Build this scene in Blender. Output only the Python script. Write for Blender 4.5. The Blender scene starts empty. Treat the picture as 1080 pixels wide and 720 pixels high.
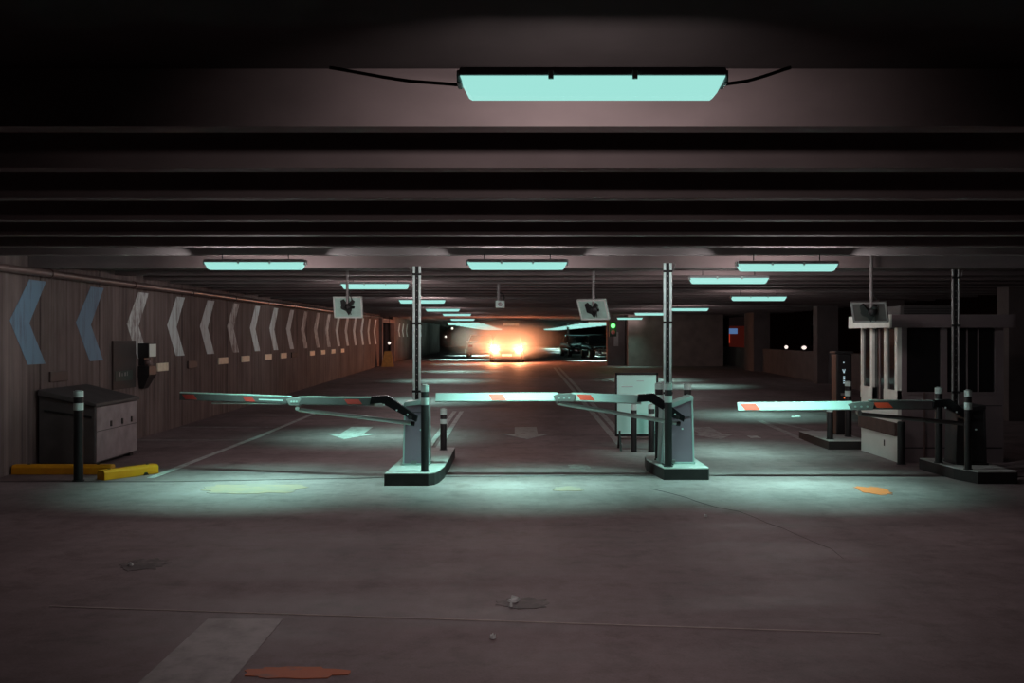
import bpy, bmesh, math, random
from mathutils import Vector, Matrix
random.seed(7)
S = bpy.context.scene
C = S.collection
R = math.radians

# ------------------------------------------------------------------ camera model (used to read the place off the photograph)
F, VX, VY, H = 1050.0, 544.0, 354.0, 1.8
def wx(px, d): return (px - VX) * d / F
def wz(py, d): return H - (py - VY) * d / F
def floor_z(y): return max(0.0, min(y, 53.0) - 16.5) * 0.011

# ------------------------------------------------------------------ materials
def mat(name, col, rough=0.6, metal=0.0, scale=6.0, amt=0.12, bump=0.0, spec=0.4, stretch=(1, 1, 1), emit=None, estr=0.0, alpha=None):
    m = bpy.data.materials.new(name); m.use_nodes = True
    nt = m.node_tree; b = nt.nodes['Principled BSDF']
    b.inputs['Roughness'].default_value = rough
    b.inputs['Metallic'].default_value = metal
    b.inputs['Specular IOR Level'].default_value = spec
    tc = nt.nodes.new('ShaderNodeTexCoord'); mp = nt.nodes.new('ShaderNodeMapping')
    mp.inputs['Scale'].default_value = stretch
    nz = nt.nodes.new('ShaderNodeTexNoise'); nz.inputs['Scale'].default_value = scale
    nz.inputs['Detail'].default_value = 5
    nt.links.new(tc.outputs['Object'], mp.inputs['Vector']); nt.links.new(mp.outputs['Vector'], nz.inputs['Vector'])
    mx = nt.nodes.new('ShaderNodeMix'); mx.data_type = 'RGBA'
    mx.inputs['A'].default_value = tuple(max(0, c * (1 - amt * 1.6)) for c in col) + (1,)
    mx.inputs['B'].default_value = tuple(min(1, c * (1 + amt * 1.6)) for c in col) + (1,)
    nt.links.new(nz.outputs['Fac'], mx.inputs['Factor'])
    nt.links.new(mx.outputs['Result'], b.inputs['Base Color'])
    if bump:
        bp = nt.nodes.new('ShaderNodeBump'); bp.inputs['Strength'].default_value = bump; bp.inputs['Distance'].default_value = 0.02
        nt.links.new(nz.outputs['Fac'], bp.inputs['Height']); nt.links.new(bp.outputs['Normal'], b.inputs['Normal'])
    if emit:
        b.inputs['Emission Color'].default_value = tuple(emit) + (1,)
        b.inputs['Emission Strength'].default_value = estr
    return m

def floor_mat():
    m = bpy.data.materials.new('floor_concrete'); m.use_nodes = True
    nt = m.node_tree; N = nt.nodes; L = nt.links; b = N['Principled BSDF']
    b.inputs['Specular IOR Level'].default_value = 0.3
    tc = N.new('ShaderNodeTexCoord')
    def noise(scale, stretch, det=6, rough=0.6):
        mp = N.new('ShaderNodeMapping'); mp.inputs['Scale'].default_value = stretch
        n = N.new('ShaderNodeTexNoise'); n.inputs['Scale'].default_value = scale; n.inputs['Detail'].default_value = det
        n.inputs['Roughness'].default_value = rough
        L.new(tc.outputs['Object'], mp.inputs['Vector']); L.new(mp.outputs['Vector'], n.inputs['Vector']); return n
    def ramp(n, a, ca, bb, cb):
        r = N.new('ShaderNodeValToRGB'); r.color_ramp.elements[0].position = a; r.color_ramp.elements[0].color = ca
        r.color_ramp.elements[1].position = bb; r.color_ramp.elements[1].color = cb
        L.new(n.outputs['Fac'], r.inputs['Fac']); return r
    def mul(a, c, f=1.0):
        x = N.new('ShaderNodeMix'); x.data_type = 'RGBA'; x.blend_type = 'MULTIPLY'; x.inputs['Factor'].default_value = f
        L.new(a, x.inputs['A']); L.new(c, x.inputs['B']); return x.outputs['Result']
    n1 = noise(0.55, (1, 1, 1)); n2 = noise(7.0, (1, 1, 1)); n3 = noise(1.3, (0.25, 1.0, 1)); n4 = noise(60, (1, 1, 1), 2)
    r1 = ramp(n1, 0.3, (0.29, 0.208, 0.218, 1), 0.72, (0.40, 0.295, 0.305, 1))
    r2 = ramp(n2, 0.3, (0.82, 0.81, 0.81, 1), 0.65, (1, 1, 1, 1))
    r3 = ramp(n3, 0.33, (0.62, 0.6, 0.6, 1), 0.55, (1, 1, 1, 1))
    r4 = ramp(n4, 0.35, (0.88, 0.88, 0.88, 1), 0.6, (1, 1, 1, 1))
    n5 = noise(0.9, (1.0, 0.18, 1), 4); r5 = ramp(n5, 0.36, (0.80, 0.78, 0.78, 1), 0.56, (1, 1, 1, 1))
    n6 = noise(2.6, (1, 1, 1), 8, 0.75); r6 = ramp(n6, 0.36, (0.68, 0.66, 0.66, 1), 0.5, (1, 1, 1, 1))
    o = mul(mul(mul(r1.outputs['Color'], r2.outputs['Color']), r3.outputs['Color'], 0.75), r4.outputs['Color'])
    o = mul(mul(o, r5.outputs['Color']), r6.outputs['Color'], 0.8)
    L.new(o, b.inputs['Base Color'])
    rr = ramp(n3, 0.3, (0.56, 0.56, 0.56, 1), 0.65, (0.78, 0.78, 0.78, 1)); L.new(rr.outputs['Color'], b.inputs['Roughness'])
    bp = N.new('ShaderNodeBump'); bp.inputs['Strength'].default_value = 0.15; bp.inputs['Distance'].default_value = 0.01
    L.new(n2.outputs['Fac'], bp.inputs['Height']); L.new(bp.outputs['Normal'], b.inputs['Normal'])
    return m

def ribbed_mat(name, dark, light, rib=38.0, along=1):
    """board-formed concrete: fine vertical ribs and vertical weather streaks"""
    m = bpy.data.materials.new(name); m.use_nodes = True
    nt = m.node_tree; N = nt.nodes; L = nt.links; b = N['Principled BSDF']
    b.inputs['Roughness'].default_value = 0.8; b.inputs['Specular IOR Level'].default_value = 0.25
    tc = N.new('ShaderNodeTexCoord')
    mp = N.new('ShaderNodeMapping'); mp.inputs['Scale'].default_value = (1, 5.0, 0.07) if along == 1 else (5.0, 1, 0.07)
    n = N.new('ShaderNodeTexNoise'); n.inputs['Scale'].default_value = 2.2; n.inputs['Detail'].default_value = 7; n.inputs['Roughness'].default_value = 0.65
    L.new(tc.outputs['Object'], mp.inputs['Vector']); L.new(mp.outputs['Vector'], n.inputs['Vector'])
    mp2 = N.new('ShaderNodeMapping'); mp2.inputs['Scale'].default_value = (1, 1, 0.6)
    n2 = N.new('ShaderNodeTexNoise'); n2.inputs['Scale'].default_value = 1.6; n2.inputs['Detail'].default_value = 5
    L.new(tc.outputs['Object'], mp2.inputs['Vector']); L.new(mp2.outputs['Vector'], n2.inputs['Vector'])
    add = N.new('ShaderNodeMath'); add.operation = 'MULTIPLY_ADD'; add.inputs[1].default_value = 0.65
    mul = N.new('ShaderNodeMath'); mul.operation = 'MULTIPLY'; mul.inputs[1].default_value = 0.35
    L.new(n2.outputs['Fac'], mul.inputs[0]); L.new(n.outputs['Fac'], add.inputs[0]); L.new(mul.outputs[0], add.inputs[2])
    r = N.new('ShaderNodeValToRGB'); r.color_ramp.elements[0].position = 0.34; r.color_ramp.elements[0].color = tuple(dark) + (1,)
    r.color_ramp.elements[1].position = 0.66; r.color_ramp.elements[1].color = tuple(light) + (1,)
    L.new(add.outputs[0], r.inputs['Fac']); L.new(r.outputs['Color'], b.inputs['Base Color'])
    wv = N.new('ShaderNodeTexWave'); wv.wave_type = 'BANDS'; wv.bands_direction = 'Y' if along == 1 else 'X'
    wv.inputs['Scale'].default_value = 2.1; wv.inputs['Distortion'].default_value = 3.5; wv.inputs['Detail'].default_value = 1
    L.new(tc.outputs['Object'], wv.inputs['Vector'])
    bp = N.new('ShaderNodeBump'); bp.inputs['Strength'].default_value = 0.22; bp.inputs['Distance'].default_value = 0.03
    L.new(wv.outputs['Fac'], bp.inputs['Height']); L.new(bp.outputs['Normal'], b.inputs['Normal'])
    return m

def worn_paint(name, paint, under, lo=0.33, hi=0.5, scale=5.0, stretch=(1, 1, 1)):
    m = bpy.data.materials.new(name); m.use_nodes = True
    nt = m.node_tree; N = nt.nodes; L = nt.links; b = N['Principled BSDF']; b.inputs['Roughness'].default_value = 0.65
    b.inputs['Specular IOR Level'].default_value = 0.3
    tc = N.new('ShaderNodeTexCoord'); mp = N.new('ShaderNodeMapping'); mp.inputs['Scale'].default_value = stretch
    n = N.new('ShaderNodeTexNoise'); n.inputs['Scale'].default_value = scale; n.inputs['Detail'].default_value = 7; n.inputs['Roughness'].default_value = 0.7
    L.new(tc.outputs['Object'], mp.inputs['Vector']); L.new(mp.outputs['Vector'], n.inputs['Vector'])
    r = N.new('ShaderNodeValToRGB'); r.color_ramp.elements[0].position = lo; r.color_ramp.elements[0].color = tuple(under) + (1,)
    r.color_ramp.elements[1].position = hi; r.color_ramp.elements[1].color = tuple(paint) + (1,)
    L.new(n.outputs['Fac'], r.inputs['Fac']); L.new(r.outputs['Color'], b.inputs['Base Color'])
    return m

UNDER = (0.25, 0.19, 0.195)
M = {}
M['floor'] = floor_mat()
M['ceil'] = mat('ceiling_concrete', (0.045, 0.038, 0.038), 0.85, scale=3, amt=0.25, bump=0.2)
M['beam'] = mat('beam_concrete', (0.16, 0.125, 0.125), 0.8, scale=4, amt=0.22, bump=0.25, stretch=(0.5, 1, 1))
M['wall'] = ribbed_mat('ribbed_concrete', (0.075, 0.050, 0.047), (0.27, 0.195, 0.185))
M['plainwall'] = mat('plain_concrete', (0.22, 0.16, 0.15), 0.85, scale=2.5, amt=0.25, bump=0.2)
M['darkwall'] = mat('dark_concrete', (0.12, 0.095, 0.095), 0.9, scale=2, amt=0.25)
M['white_line'] = worn_paint('worn_white_paint', (0.62, 0.63, 0.62), UNDER, 0.30, 0.52, 7)
M['faint_line'] = worn_paint('faded_white_paint', (0.47, 0.45, 0.44), UNDER, 0.36, 0.62, 7)
M['mid_line'] = worn_paint('half_worn_white_paint', (0.50, 0.50, 0.49), UNDER, 0.30, 0.5, 7)
M['stripe'] = worn_paint('worn_crossing_paint', (0.50, 0.45, 0.45), (0.24, 0.2, 0.2), 0.28, 0.56, 4)
M['yellow_mark'] = worn_paint('worn_yellow_marking', (0.36, 0.235, 0.17), UNDER, 0.36, 0.58, 6, (0.5, 1, 1))
M['orange_mark'] = worn_paint('worn_orange_marking', (0.72, 0.155, 0.04), (0.26, 0.17, 0.15), 0.3, 0.5, 8, (0.5, 1, 1))
M['joint'] = mat('dark_joint', (0.05, 0.038, 0.038), 0.9)
M['crack'] = mat('fine_crack', (0.13, 0.10, 0.10), 0.9)
M['dim_red'] = mat('red_glow_panel', (0.2, 0.03, 0.02), 0.6, emit=(0.09, 0.012, 0.008), estr=0.28)
M['pale_joint'] = mat('pale_joint', (0.62, 0.52, 0.50), 0.9, amt=0.3)
M['stain'] = worn_paint('oil_stain', (0.24, 0.18, 0.185), (0.08, 0.06, 0.06), 0.42, 0.66, 6)
M['chev_blue'] = worn_paint('blue_chevron_paint', (0.19, 0.31, 0.44), (0.11, 0.11, 0.14), 0.27, 0.5, 4, (1, 3, 0.3))  # blue paint with some teal lamp light mixed into the colour
M['chev_pale'] = worn_paint('pale_chevron_paint', (0.84, 0.90, 0.92), (0.24, 0.18, 0.18), 0.3, 0.5, 4, (1, 3, 0.4))
M['chev_worn'] = worn_paint('worn_chevron_paint', (0.74, 0.74, 0.74), (0.22, 0.16, 0.155), 0.40, 0.58, 5, (1, 2, 0.6))
M['black'] = mat('black_paint', (0.014, 0.013, 0.014), 0.5, amt=0.1)
M['rubber'] = mat('black_rubber', (0.02, 0.018, 0.018), 0.75)
M['black_gloss'] = mat('black_gloss', (0.012, 0.012, 0.014), 0.25)
M['band'] = mat('lamp_tinted_reflective_band', (0.62, 0.76, 0.73), 0.45, scale=20, amt=0.06)  # pale band, teal of the lamp light put into its colour
M['housing'] = mat('grey_lamp_housing', (0.30, 0.30, 0.31), 0.5)
M['diffuser'] = mat('lit_lamp_diffuser', (0.08, 0.1, 0.1), 0.6, emit=(0.42, 0.92, 0.83), estr=0.84)
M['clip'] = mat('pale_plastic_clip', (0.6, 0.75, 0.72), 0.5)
M['cable'] = mat('black_cable', (0.015, 0.014, 0.014), 0.6)
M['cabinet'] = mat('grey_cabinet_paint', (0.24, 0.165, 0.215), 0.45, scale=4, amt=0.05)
M['cabinet_shaded'] = mat('shaded_cabinet_paint', (0.03, 0.028, 0.03), 0.4)  # cabinet paint darkened because the right cabinet stands unlit
M['hood'] = mat('lamp_tinted_hood_paint', (0.42, 0.52, 0.51), 0.4, amt=0.05)  # pale paint carrying the teal light of the lamps above
M['boom'] = mat('lamp_tinted_boom_paint', (0.44, 0.51, 0.50), 0.35, scale=3, amt=0.05)  # white arm paint with the lamps' teal cast in the base colour
M['boom_shaded'] = mat('shaded_boom_paint', (0.075, 0.062, 0.064), 0.4)  # arm paint darkened for faces turned away from the lamps
M['red'] = mat('red_reflective', (0.75, 0.06, 0.03), 0.4)
M['red_dull'] = mat('dull_red_reflective', (0.42, 0.035, 0.03), 0.5)
M['faint_text'] = mat('faded_grey_lettering', (0.45, 0.50, 0.51), 0.5)
M['steel'] = mat('lamp_tinted_steel', (0.72, 0.88, 0.85), 0.4, 0.0, scale=12, amt=0.15)  # steel coloured with the teal lamp light seen on the pole rails
M['grey_steel'] = mat('dull_grey_steel', (0.24, 0.22, 0.22), 0.5, 0.3, scale=8, amt=0.15)
M['concrete_top'] = mat('island_concrete', (0.55, 0.53, 0.52), 0.75, scale=5, amt=0.15, bump=0.15)
M['kerb'] = mat('black_kerb', (0.022, 0.019, 0.019), 0.7, scale=8, amt=0.3)
M['yellow'] = mat('yellow_kerb_paint', (1.0, 0.36, 0.006), 0.55, scale=7, amt=0.16)
M['grit'] = mat('lit_grey_panel', (0.36, 0.29, 0.30), 0.75, scale=5, amt=0.3, bump=0.2)  # paler grey paints the light falling on the side face
M['grit_dark'] = mat('dark_grey_plastic', (0.085, 0.075, 0.075), 0.7, scale=5, amt=0.2)
M['plate'] = mat('pale_tan_plate', (0.85, 0.72, 0.56), 0.5, scale=10, amt=0.2)
M['plate_dark'] = mat('dark_brown_plate', (0.07, 0.045, 0.042), 0.6)
M['board_dark'] = mat('dark_board', (0.05, 0.035, 0.033), 0.7)
M['green_plate'] = mat('dark_green_plate', (0.035, 0.05, 0.04), 0.6)
M['pipe'] = mat('brown_pipe_paint', (0.13, 0.08, 0.075), 0.4, 0.0, scale=5, amt=0.2)
M['red_lit_bar'] = mat('red_lit_bar_paint', (0.55, 0.06, 0.04), 0.4)
M['panel_back'] = mat('lamp_tinted_sign_back', (0.44, 0.64, 0.58), 0.45, 0.0, scale=14, amt=0.15)  # grey back tinted teal as the lamps light it
M['panel_dark'] = mat('dark_sign_back', (0.06, 0.05, 0.05), 0.5, scale=10, amt=0.2)
M['panel_rim'] = mat('lamp_tinted_sign_rim', (0.70, 0.74, 0.71), 0.4)  # rim colour includes a slight teal lamp tint
M['whiteboard'] = mat('lamp_tinted_sign_face', (0.58, 0.97, 0.88), 0.45, scale=2, amt=0.04)  # white face, teal lamp light painted into the colour
M['booth_white'] = mat('cream_booth_panel', (0.84, 0.84, 0.79), 0.5, scale=3, amt=0.07)
M['booth_shaded'] = mat('shaded_booth_panel', (0.19, 0.145, 0.152), 0.55, scale=3, amt=0.1)  # booth colour darkened for the shadow on its front
M['booth_trim'] = mat('pale_booth_frame', (0.86, 0.85, 0.79), 0.45)
M['bumper'] = mat('dark_timber_bumper', (0.09, 0.055, 0.05), 0.7, scale=8, amt=0.3)
M['glass'] = mat('dark_window_glass', (0.012, 0.011, 0.012), 0.06, spec=0.55)
M['car_glass'] = mat('car_window_glass', (0.01, 0.012, 0.014), 0.05, spec=0.6)
M['tyre'] = mat('tyre_rubber', (0.015, 0.015, 0.015), 0.8)
M['car_black'] = mat('black_car_paint', (0.012, 0.014, 0.016), 0.16, spec=0.7)
M['car_grey'] = mat('grey_car_paint', (0.10, 0.11, 0.12), 0.2, 0.3, spec=0.7)
M['car_white'] = mat('white_car_paint', (0.72, 0.75, 0.75), 0.25)
M['chrome'] = mat('chrome', (0.7, 0.7, 0.7), 0.15, 1.0)
M['tail'] = mat('red_tail_lens', (0.35, 0.01, 0.01), 0.3)
M['orange_board'] = mat('orange_tan_board', (0.80, 0.36, 0.10), 0.5, scale=8, amt=0.25)
M['paper'] = mat('white_paper_scrap', (0.92, 0.98, 0.96), 0.7)
M['green_lamp'] = mat('green_lit_lens', (0.1, 0.6, 0.2), 0.3, emit=(0.22, 0.95, 0.25), estr=1.0)
M['white_lamp'] = mat('white_lit_lens', (0.8, 0.8, 0.8), 0.3, emit=(1.0, 0.86, 0.78), estr=1.1)
M['amber_lamp'] = mat('amber_lit_lens', (0.8, 0.4, 0.1), 0.3, emit=(1.0, 0.17, 0.05), estr=1.0)
M['red_sign'] = mat('red_lit_panel', (0.5, 0.05, 0.03), 0.4, emit=(0.75, 0.07, 0.03), estr=0.55)
M['pale_blue_lit'] = mat('pale_blue_lit_letters', (0.5, 0.6, 0.65), 0.4, emit=(0.42, 0.60, 0.68), estr=0.55)
M['blue_sign'] = mat('blue_lit_panel', (0.1, 0.2, 0.5), 0.4, emit=(0.10, 0.20, 0.42), estr=0.7)
M['headlight'] = mat('lit_headlight_lens', (0.9, 0.9, 0.9), 0.2, emit=(1.0, 0.93, 0.80), estr=30)
M['facade'] = mat('dark_red_brick', (0.10, 0.035, 0.03), 0.9, scale=5, amt=0.3)

# ------------------------------------------------------------------ mesh helpers
class MB:
    def __init__(s): s.bm = bmesh.new()
    def box(s, x0, x1, y0, y1, z0, z1, bev=0.0):
        r = bmesh.ops.create_cube(s.bm, size=1.0)
        vs = r['verts']
        bmesh.ops.scale(s.bm, vec=(abs(x1 - x0), abs(y1 - y0), abs(z1 - z0)), verts=vs)
        bmesh.ops.translate(s.bm, vec=((x0 + x1) / 2, (y0 + y1) / 2, (z0 + z1) / 2), verts=vs)
        if bev:
            es = list({e for v in vs for e in v.link_edges})
            bmesh.ops.bevel(s.bm, geom=es, offset=bev, segments=2, affect='EDGES', profile=0.6)
        return s
    def prism(s, pts, axis, a, b, bev=0.0):
        """closed outline extruded along an axis; pts are the two other coordinates in xyz order"""
        def P(u, v, t):
            return {'x': (t, u, v), 'y': (u, t, v), 'z': (u, v, t)}[axis]
        A = [s.bm.verts.new(P(u, v, a)) for u, v in pts]; B = [s.bm.verts.new(P(u, v, b)) for u, v in pts]
        n = len(pts); fs = [s.bm.faces.new(A), s.bm.faces.new(B[::-1])]
        for i in range(n): fs.append(s.bm.faces.new((A[i], B[i], B[(i + 1) % n], A[(i + 1) % n])))
        bmesh.ops.recalc_face_normals(s.bm, faces=fs)
        if bev:
            es = list({e for f in fs for e in f.edges})
            bmesh.ops.bevel(s.bm, geom=es, offset=bev, segments=2, affect='EDGES', profile=0.6)
        return s
    def loft(s, rings, cap=True):
        V = [[s.bm.verts.new(p) for p in r] for r in rings]; n = len(rings[0]); fs = []
        for a, b in zip(V, V[1:]):
            for i in range(n): fs.append(s.bm.faces.new((a[i], a[(i + 1) % n], b[(i + 1) % n], b[i])))
        if cap: fs += [s.bm.faces.new(V[0][::-1]), s.bm.faces.new(V[-1])]
        bmesh.ops.recalc_face_normals(s.bm, faces=fs)
        return s
    def cyl(s, p0, p1, r0, r1=None, seg=20, rings=None):
        p0, p1 = Vector(p0), Vector(p1); d = p1 - p0; r1 = r0 if r1 is None else r1
        q = d.to_track_quat('Z', 'Y').to_matrix()
        st = rings or [(0, r0), (1, r1)]
        s.loft([[p0 + d * t + q @ Vector((math.cos(2 * math.pi * i / seg) * r, math.sin(2 * math.pi * i / seg) * r, 0)) for i in range(seg)] for t, r in st])
        return s
    def tube(s, pts, r, seg=8):
        pts = [Vector(p) for p in pts]; rings = []
        for i, p in enumerate(pts):
            d = (pts[min(i + 1, len(pts) - 1)] - pts[max(i - 1, 0)]).normalized(); q = d.to_track_quat('Z', 'Y').to_matrix()
            rings.append([p + q @ Vector((math.cos(2 * math.pi * k / seg) * r, math.sin(2 * math.pi * k / seg) * r, 0)) for k in range(seg)])
        return s.loft(rings)
    def rot(s, axis, ang, about=(0, 0, 0)):
        bmesh.ops.rotate(s.bm, cent=about, matrix=Matrix.Rotation(ang, 3, axis), verts=s.bm.verts); return s
    def ball(s, c, r, sc=(1, 1, 1), u=14, v=8):
        vs = bmesh.ops.create_uvsphere(s.bm, u_segments=u, v_segments=v, radius=r)['verts']
        bmesh.ops.scale(s.bm, vec=sc, verts=vs); bmesh.ops.translate(s.bm, vec=c, verts=vs); return s
    def build(s, name, m, parent=None, smooth=False, loc=(0, 0, 0)):
        me = bpy.data.meshes.new(name); s.bm.to_mesh(me); s.bm.free()
        me.materials.append(m if not isinstance(m, str) else M[m])
        if smooth:
            for p in me.polygons: p.use_smooth = True
            me.set_sharp_from_angle(angle=R(40))
        o = bpy.data.objects.new(name, me); C.objects.link(o); o.location = loc
        if parent: o.parent = parent
        return o

def tag(o, label, cat, group=None, kind=None):
    o['label'] = label; o['category'] = cat
    if group: o['group'] = group
    if kind: o['kind'] = kind
    return o
def thing(name, label, cat, loc=(0, 0, 0), rz=0.0, group=None):
    o = bpy.data.objects.new(name, None); o.empty_display_size = 0.1; C.objects.link(o)
    o.location = loc; o.rotation_euler = (0, 0, rz)
    return tag(o, label, cat, group)
def struct(o):
    o['kind'] = 'structure'; return o

ORD = ['first', 'second', 'third', 'fourth', 'fifth', 'sixth', 'seventh', 'eighth', 'ninth', 'tenth', 'eleventh', 'twelfth', 'thirteenth',
       'fourteenth', 'fifteenth', 'sixteenth', 'seventeenth', 'eighteenth', 'nineteenth', 'twentieth', 'twenty-first', 'twenty-second']

# ================================================================== SETTING
# floor: level under the gates, then a gentle ramp
mb = MB(); ys = [-2, 4, 8, 12, 16.5, 20, 25, 30, 35, 40, 45, 50, 53, 60, 80, 131]; xs = [-11.5, -6.57, 0, 6, 12]
g = [[mb.bm.verts.new((x, y, floor_z(y))) for x in xs] for y in ys]
lo = [[mb.bm.verts.new((x, y, floor_z(y) - 0.3)) for x in xs] for y in ys]
for i in range(len(ys) - 1):
    for j in range(len(xs) - 1):
        mb.bm.faces.new((g[i][j], g[i][j + 1], g[i + 1][j + 1], g[i + 1][j]))
        mb.bm.faces.new((lo[i][j], lo[i + 1][j], lo[i + 1][j + 1], lo[i][j + 1]))
floor = struct(mb.build('floor', 'floor'))

TH = 0.004
def mark(name, m, pts, th=TH):
    """a painted outline (x,y) lying on the floor; cut finely along y so it follows the ramp"""
    b = bmesh.new(); top = [b.verts.new((x, y, floor_z(y) + th)) for x, y in pts]
    b.faces.new(top)
    f = b.faces[:] if False else list(b.faces)
    ex = bmesh.ops.extrude_face_region(b, geom=f)
    for v in ex['geom']:
        if isinstance(v, bmesh.types.BMVert): v.co.z -= th - 0.0005
    bmesh.ops.recalc_face_normals(b, faces=b.faces)
    w = MB(); w.bm.free(); w.bm = b
    return w.build(name, m, floor)
def line(name, m, x0, y0, x1, y1, w):
    n = max(1, int(abs(y1 - y0) / 4)); d = Vector((x1 - x0, y1 - y0)).normalized(); nx, ny = -d.y * w / 2, d.x * w / 2
    b = MB(); rows = []
    for i in range(n + 1):
        t = i / n; x = x0 + (x1 - x0) * t; y = y0 + (y1 - y0) * t; z = floor_z(y)
        rows.append([(x + nx, y + ny, z + .0005), (x + nx, y + ny, z + TH), (x - nx, y - ny, z + TH), (x - nx, y - ny, z + .0005)])
    b.loft(rows); return b.build(name, m, floor)
line('lane_line', 'white_line', -4.62, 12.6, -4.50, 23, 0.10)
line('lane_line', 'white_line', -1.40, 14.9, -1.40, 22.8, 0.09)
line('lane_line', 'white_line', -1.24, 14.9, -1.24, 22.8, 0.09)
line('lane_line', 'mid_line', 1.72, 16.5, 1.78, 46, 0.11)
line('lane_line', 'mid_line', 1.90, 17.5, 2.0, 46, 0.11)
line('lane_line', 'faint_line', 5.05, 20.6, 4.95, 17.1, 0.12)
line('lane_line', 'faint_line', 5.27, 20.4, 5.62, 18.2, 0.10)
line('lane_line', 'faint_line', 4.95, 17.1, 6.2, 17.1, 0.07)
line('bay_line', 'faint_line', -6.5, 19.3, -4.55, 19.3, 0.10)
line('bay_line', 'faint_line', -6.5, 17.1, -4.7, 17.1, 0.10)
line('bay_line', 'faint_line', -6.5, 21.8, -4.55, 21.8, 0.10)
def arrow(x, m):
    pts = [(x, 17.25), (x + .44, 18.1), (x + .21, 18.05), (x + .21, 19.3), (x - .21, 19.3), (x - .21, 18.05), (x - .44, 18.1)]
    return mark('arrow_marking', m, [(a, b_) for a, b_ in pts])
for x, m in ((-2.98, 'white_line'), (0.19, 'mid_line'), (3.55, 'faint_line')): arrow(x, m)
mark('crossing_stripe', 'stripe', [(-1.955, 4.0), (-1.48, 4.0), (-1.48, 6.32), (-1.955, 6.32)])
def blob(name, m, px0, px1, py0, py1, seed, th=TH):
    rr = random.Random(seed); d0 = 1890 / (py1 - VY); d1 = 1890 / (py0 - VY); n = 26; pts = []
    yc = (d0 + d1) / 2; x0 = wx(px0, yc); x1 = wx(px1, yc)
    for i in range(n):
        a = 2 * math.pi * i / n; k = 0.75 + 0.35 * rr.random()
        pts.append(((x0 + x1) / 2 + (x1 - x0) / 2 * k * math.copysign(abs(math.cos(a)) ** .8, math.cos(a)), yc + (d1 - d0) / 2 * k * math.copysign(abs(math.sin(a)) ** .8, math.sin(a))))
    return mark(name, m, pts, th)
blob('yellow_patch', 'yellow_mark', 212, 328, 510, 521, 3)
blob('yellow_patch', 'yellow_mark', 582, 616, 513, 518, 4)
blob('orange_patch', 'orange_mark', 905, 938, 513, 522, 5)
blob('orange_patch', 'orange_mark', 255, 368, 703, 716, 6)
blob('oil_stain', 'stain', 126, 176, 589, 602, 8, .003)
blob('oil_stain', 'stain', 522, 582, 630, 642, 9, .003)
blob('pale_patch', 'faint_line', 600, 622, 489, 495, 10)
mark('white_dash', 'white_line', [(wx(790, 17.6), 17.45), (wx(800.5, 17.6), 17.45), (wx(800.5, 17.6), 17.75), (wx(790, 17.6), 17.75)])
for a, b_ in (((-6.5, 12.28), (-4.3, 12.27)), ((-4.3, 12.27), (-1.0, 12.72)), ((-1.0, 12.72), (2.0, 12.84)), ((2.0, 12.84), (10.4, 12.6))):
    line('floor_joint', 'joint', a[0], a[1], b_[0], b_[1], 0.03)
line('floor_joint', 'pale_joint', -3.1, 6.62, 2.2, 6.02, 0.016)
rr_ = random.Random(3); cp = [(wx(690 + 200 * i / 12, 11.7 - 3.6 * i / 12) + .12 * (rr_.random() - .5), 11.7 - 3.6 * i / 12 + .12 * (rr_.random() - .5)) for i in range(13)]
b = MB()
b.loft([[(x, y + w_, .0005), (x, y + w_, .003), (x, y - w_, .003), (x, y - w_, .0005)] for (x, y), w_ in zip(cp, [.004 + .006 * rr_.random() for _ in cp])]).build('floor_crack', 'crack', floor)


# ceiling with its cross beams
CZ, BZ = 3.06, 2.79
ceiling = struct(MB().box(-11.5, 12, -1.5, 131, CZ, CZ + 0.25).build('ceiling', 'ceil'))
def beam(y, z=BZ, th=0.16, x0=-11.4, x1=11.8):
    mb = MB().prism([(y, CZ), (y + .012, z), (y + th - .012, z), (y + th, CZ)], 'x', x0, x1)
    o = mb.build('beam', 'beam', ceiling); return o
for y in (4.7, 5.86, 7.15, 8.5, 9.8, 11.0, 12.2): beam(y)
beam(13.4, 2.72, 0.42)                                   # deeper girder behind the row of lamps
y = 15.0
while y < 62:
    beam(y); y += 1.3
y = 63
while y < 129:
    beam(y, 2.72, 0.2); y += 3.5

# left wall: board-formed panels with open joints
def wall_panels(y0, y1, x, name):
    mb = MB(); first = 13.75 - 1.945 * 7; y = first
    while y + 1.945 < y0: y += 1.945
    while y < y1:
        a, b_ = max(y + .012, y0), min(y + 1.945 - .012, y1)
        if b_ - a > .05: mb.box(x - .25, x, a, b_, -.1, CZ + .05, .01)
        y += 1.945
    mb.box(x - .4, x - .06, y0, y1, -.1, CZ + .05)
    return struct(mb.build(name, 'wall'))
WX = -6.57
wall_left = wall_panels(0.5, 48.0, WX, 'wall_left')
wall_left2 = wall_panels(53.2, 86.0, WX, 'wall_left_far')
recess = struct(MB().box(-9.6, -9.3, 47.5, 54, -.1, CZ + .05).box(-9.4, WX - .3, 47.6, 47.9, -.1, CZ + .05).box(-9.4, WX - .3, 53.3, 53.6, -.1, CZ + .05).build('wall_recess', 'darkwall'))
struct(MB().box(WX - .1, WX + .14, 47.95, 48.25, 0, 2.45).box(WX - .1, WX + .14, 52.9, 53.2, 0, 2.45).box(WX - .1, WX + .14, 47.95, 53.2, 2.45, 2.65).build('trim_1', 'plainwall'))
struct(MB().box(-11.6, -11.3, 86, 131, 0, CZ + .05).box(-11.5, WX, 85.6, 86, 0, CZ + .05).build('wall_left_end', 'darkwall'))
struct(MB().box(-11.5, 12, 130, 130.4, 0, CZ + .05).build('wall_back', 'plainwall'))

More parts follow.
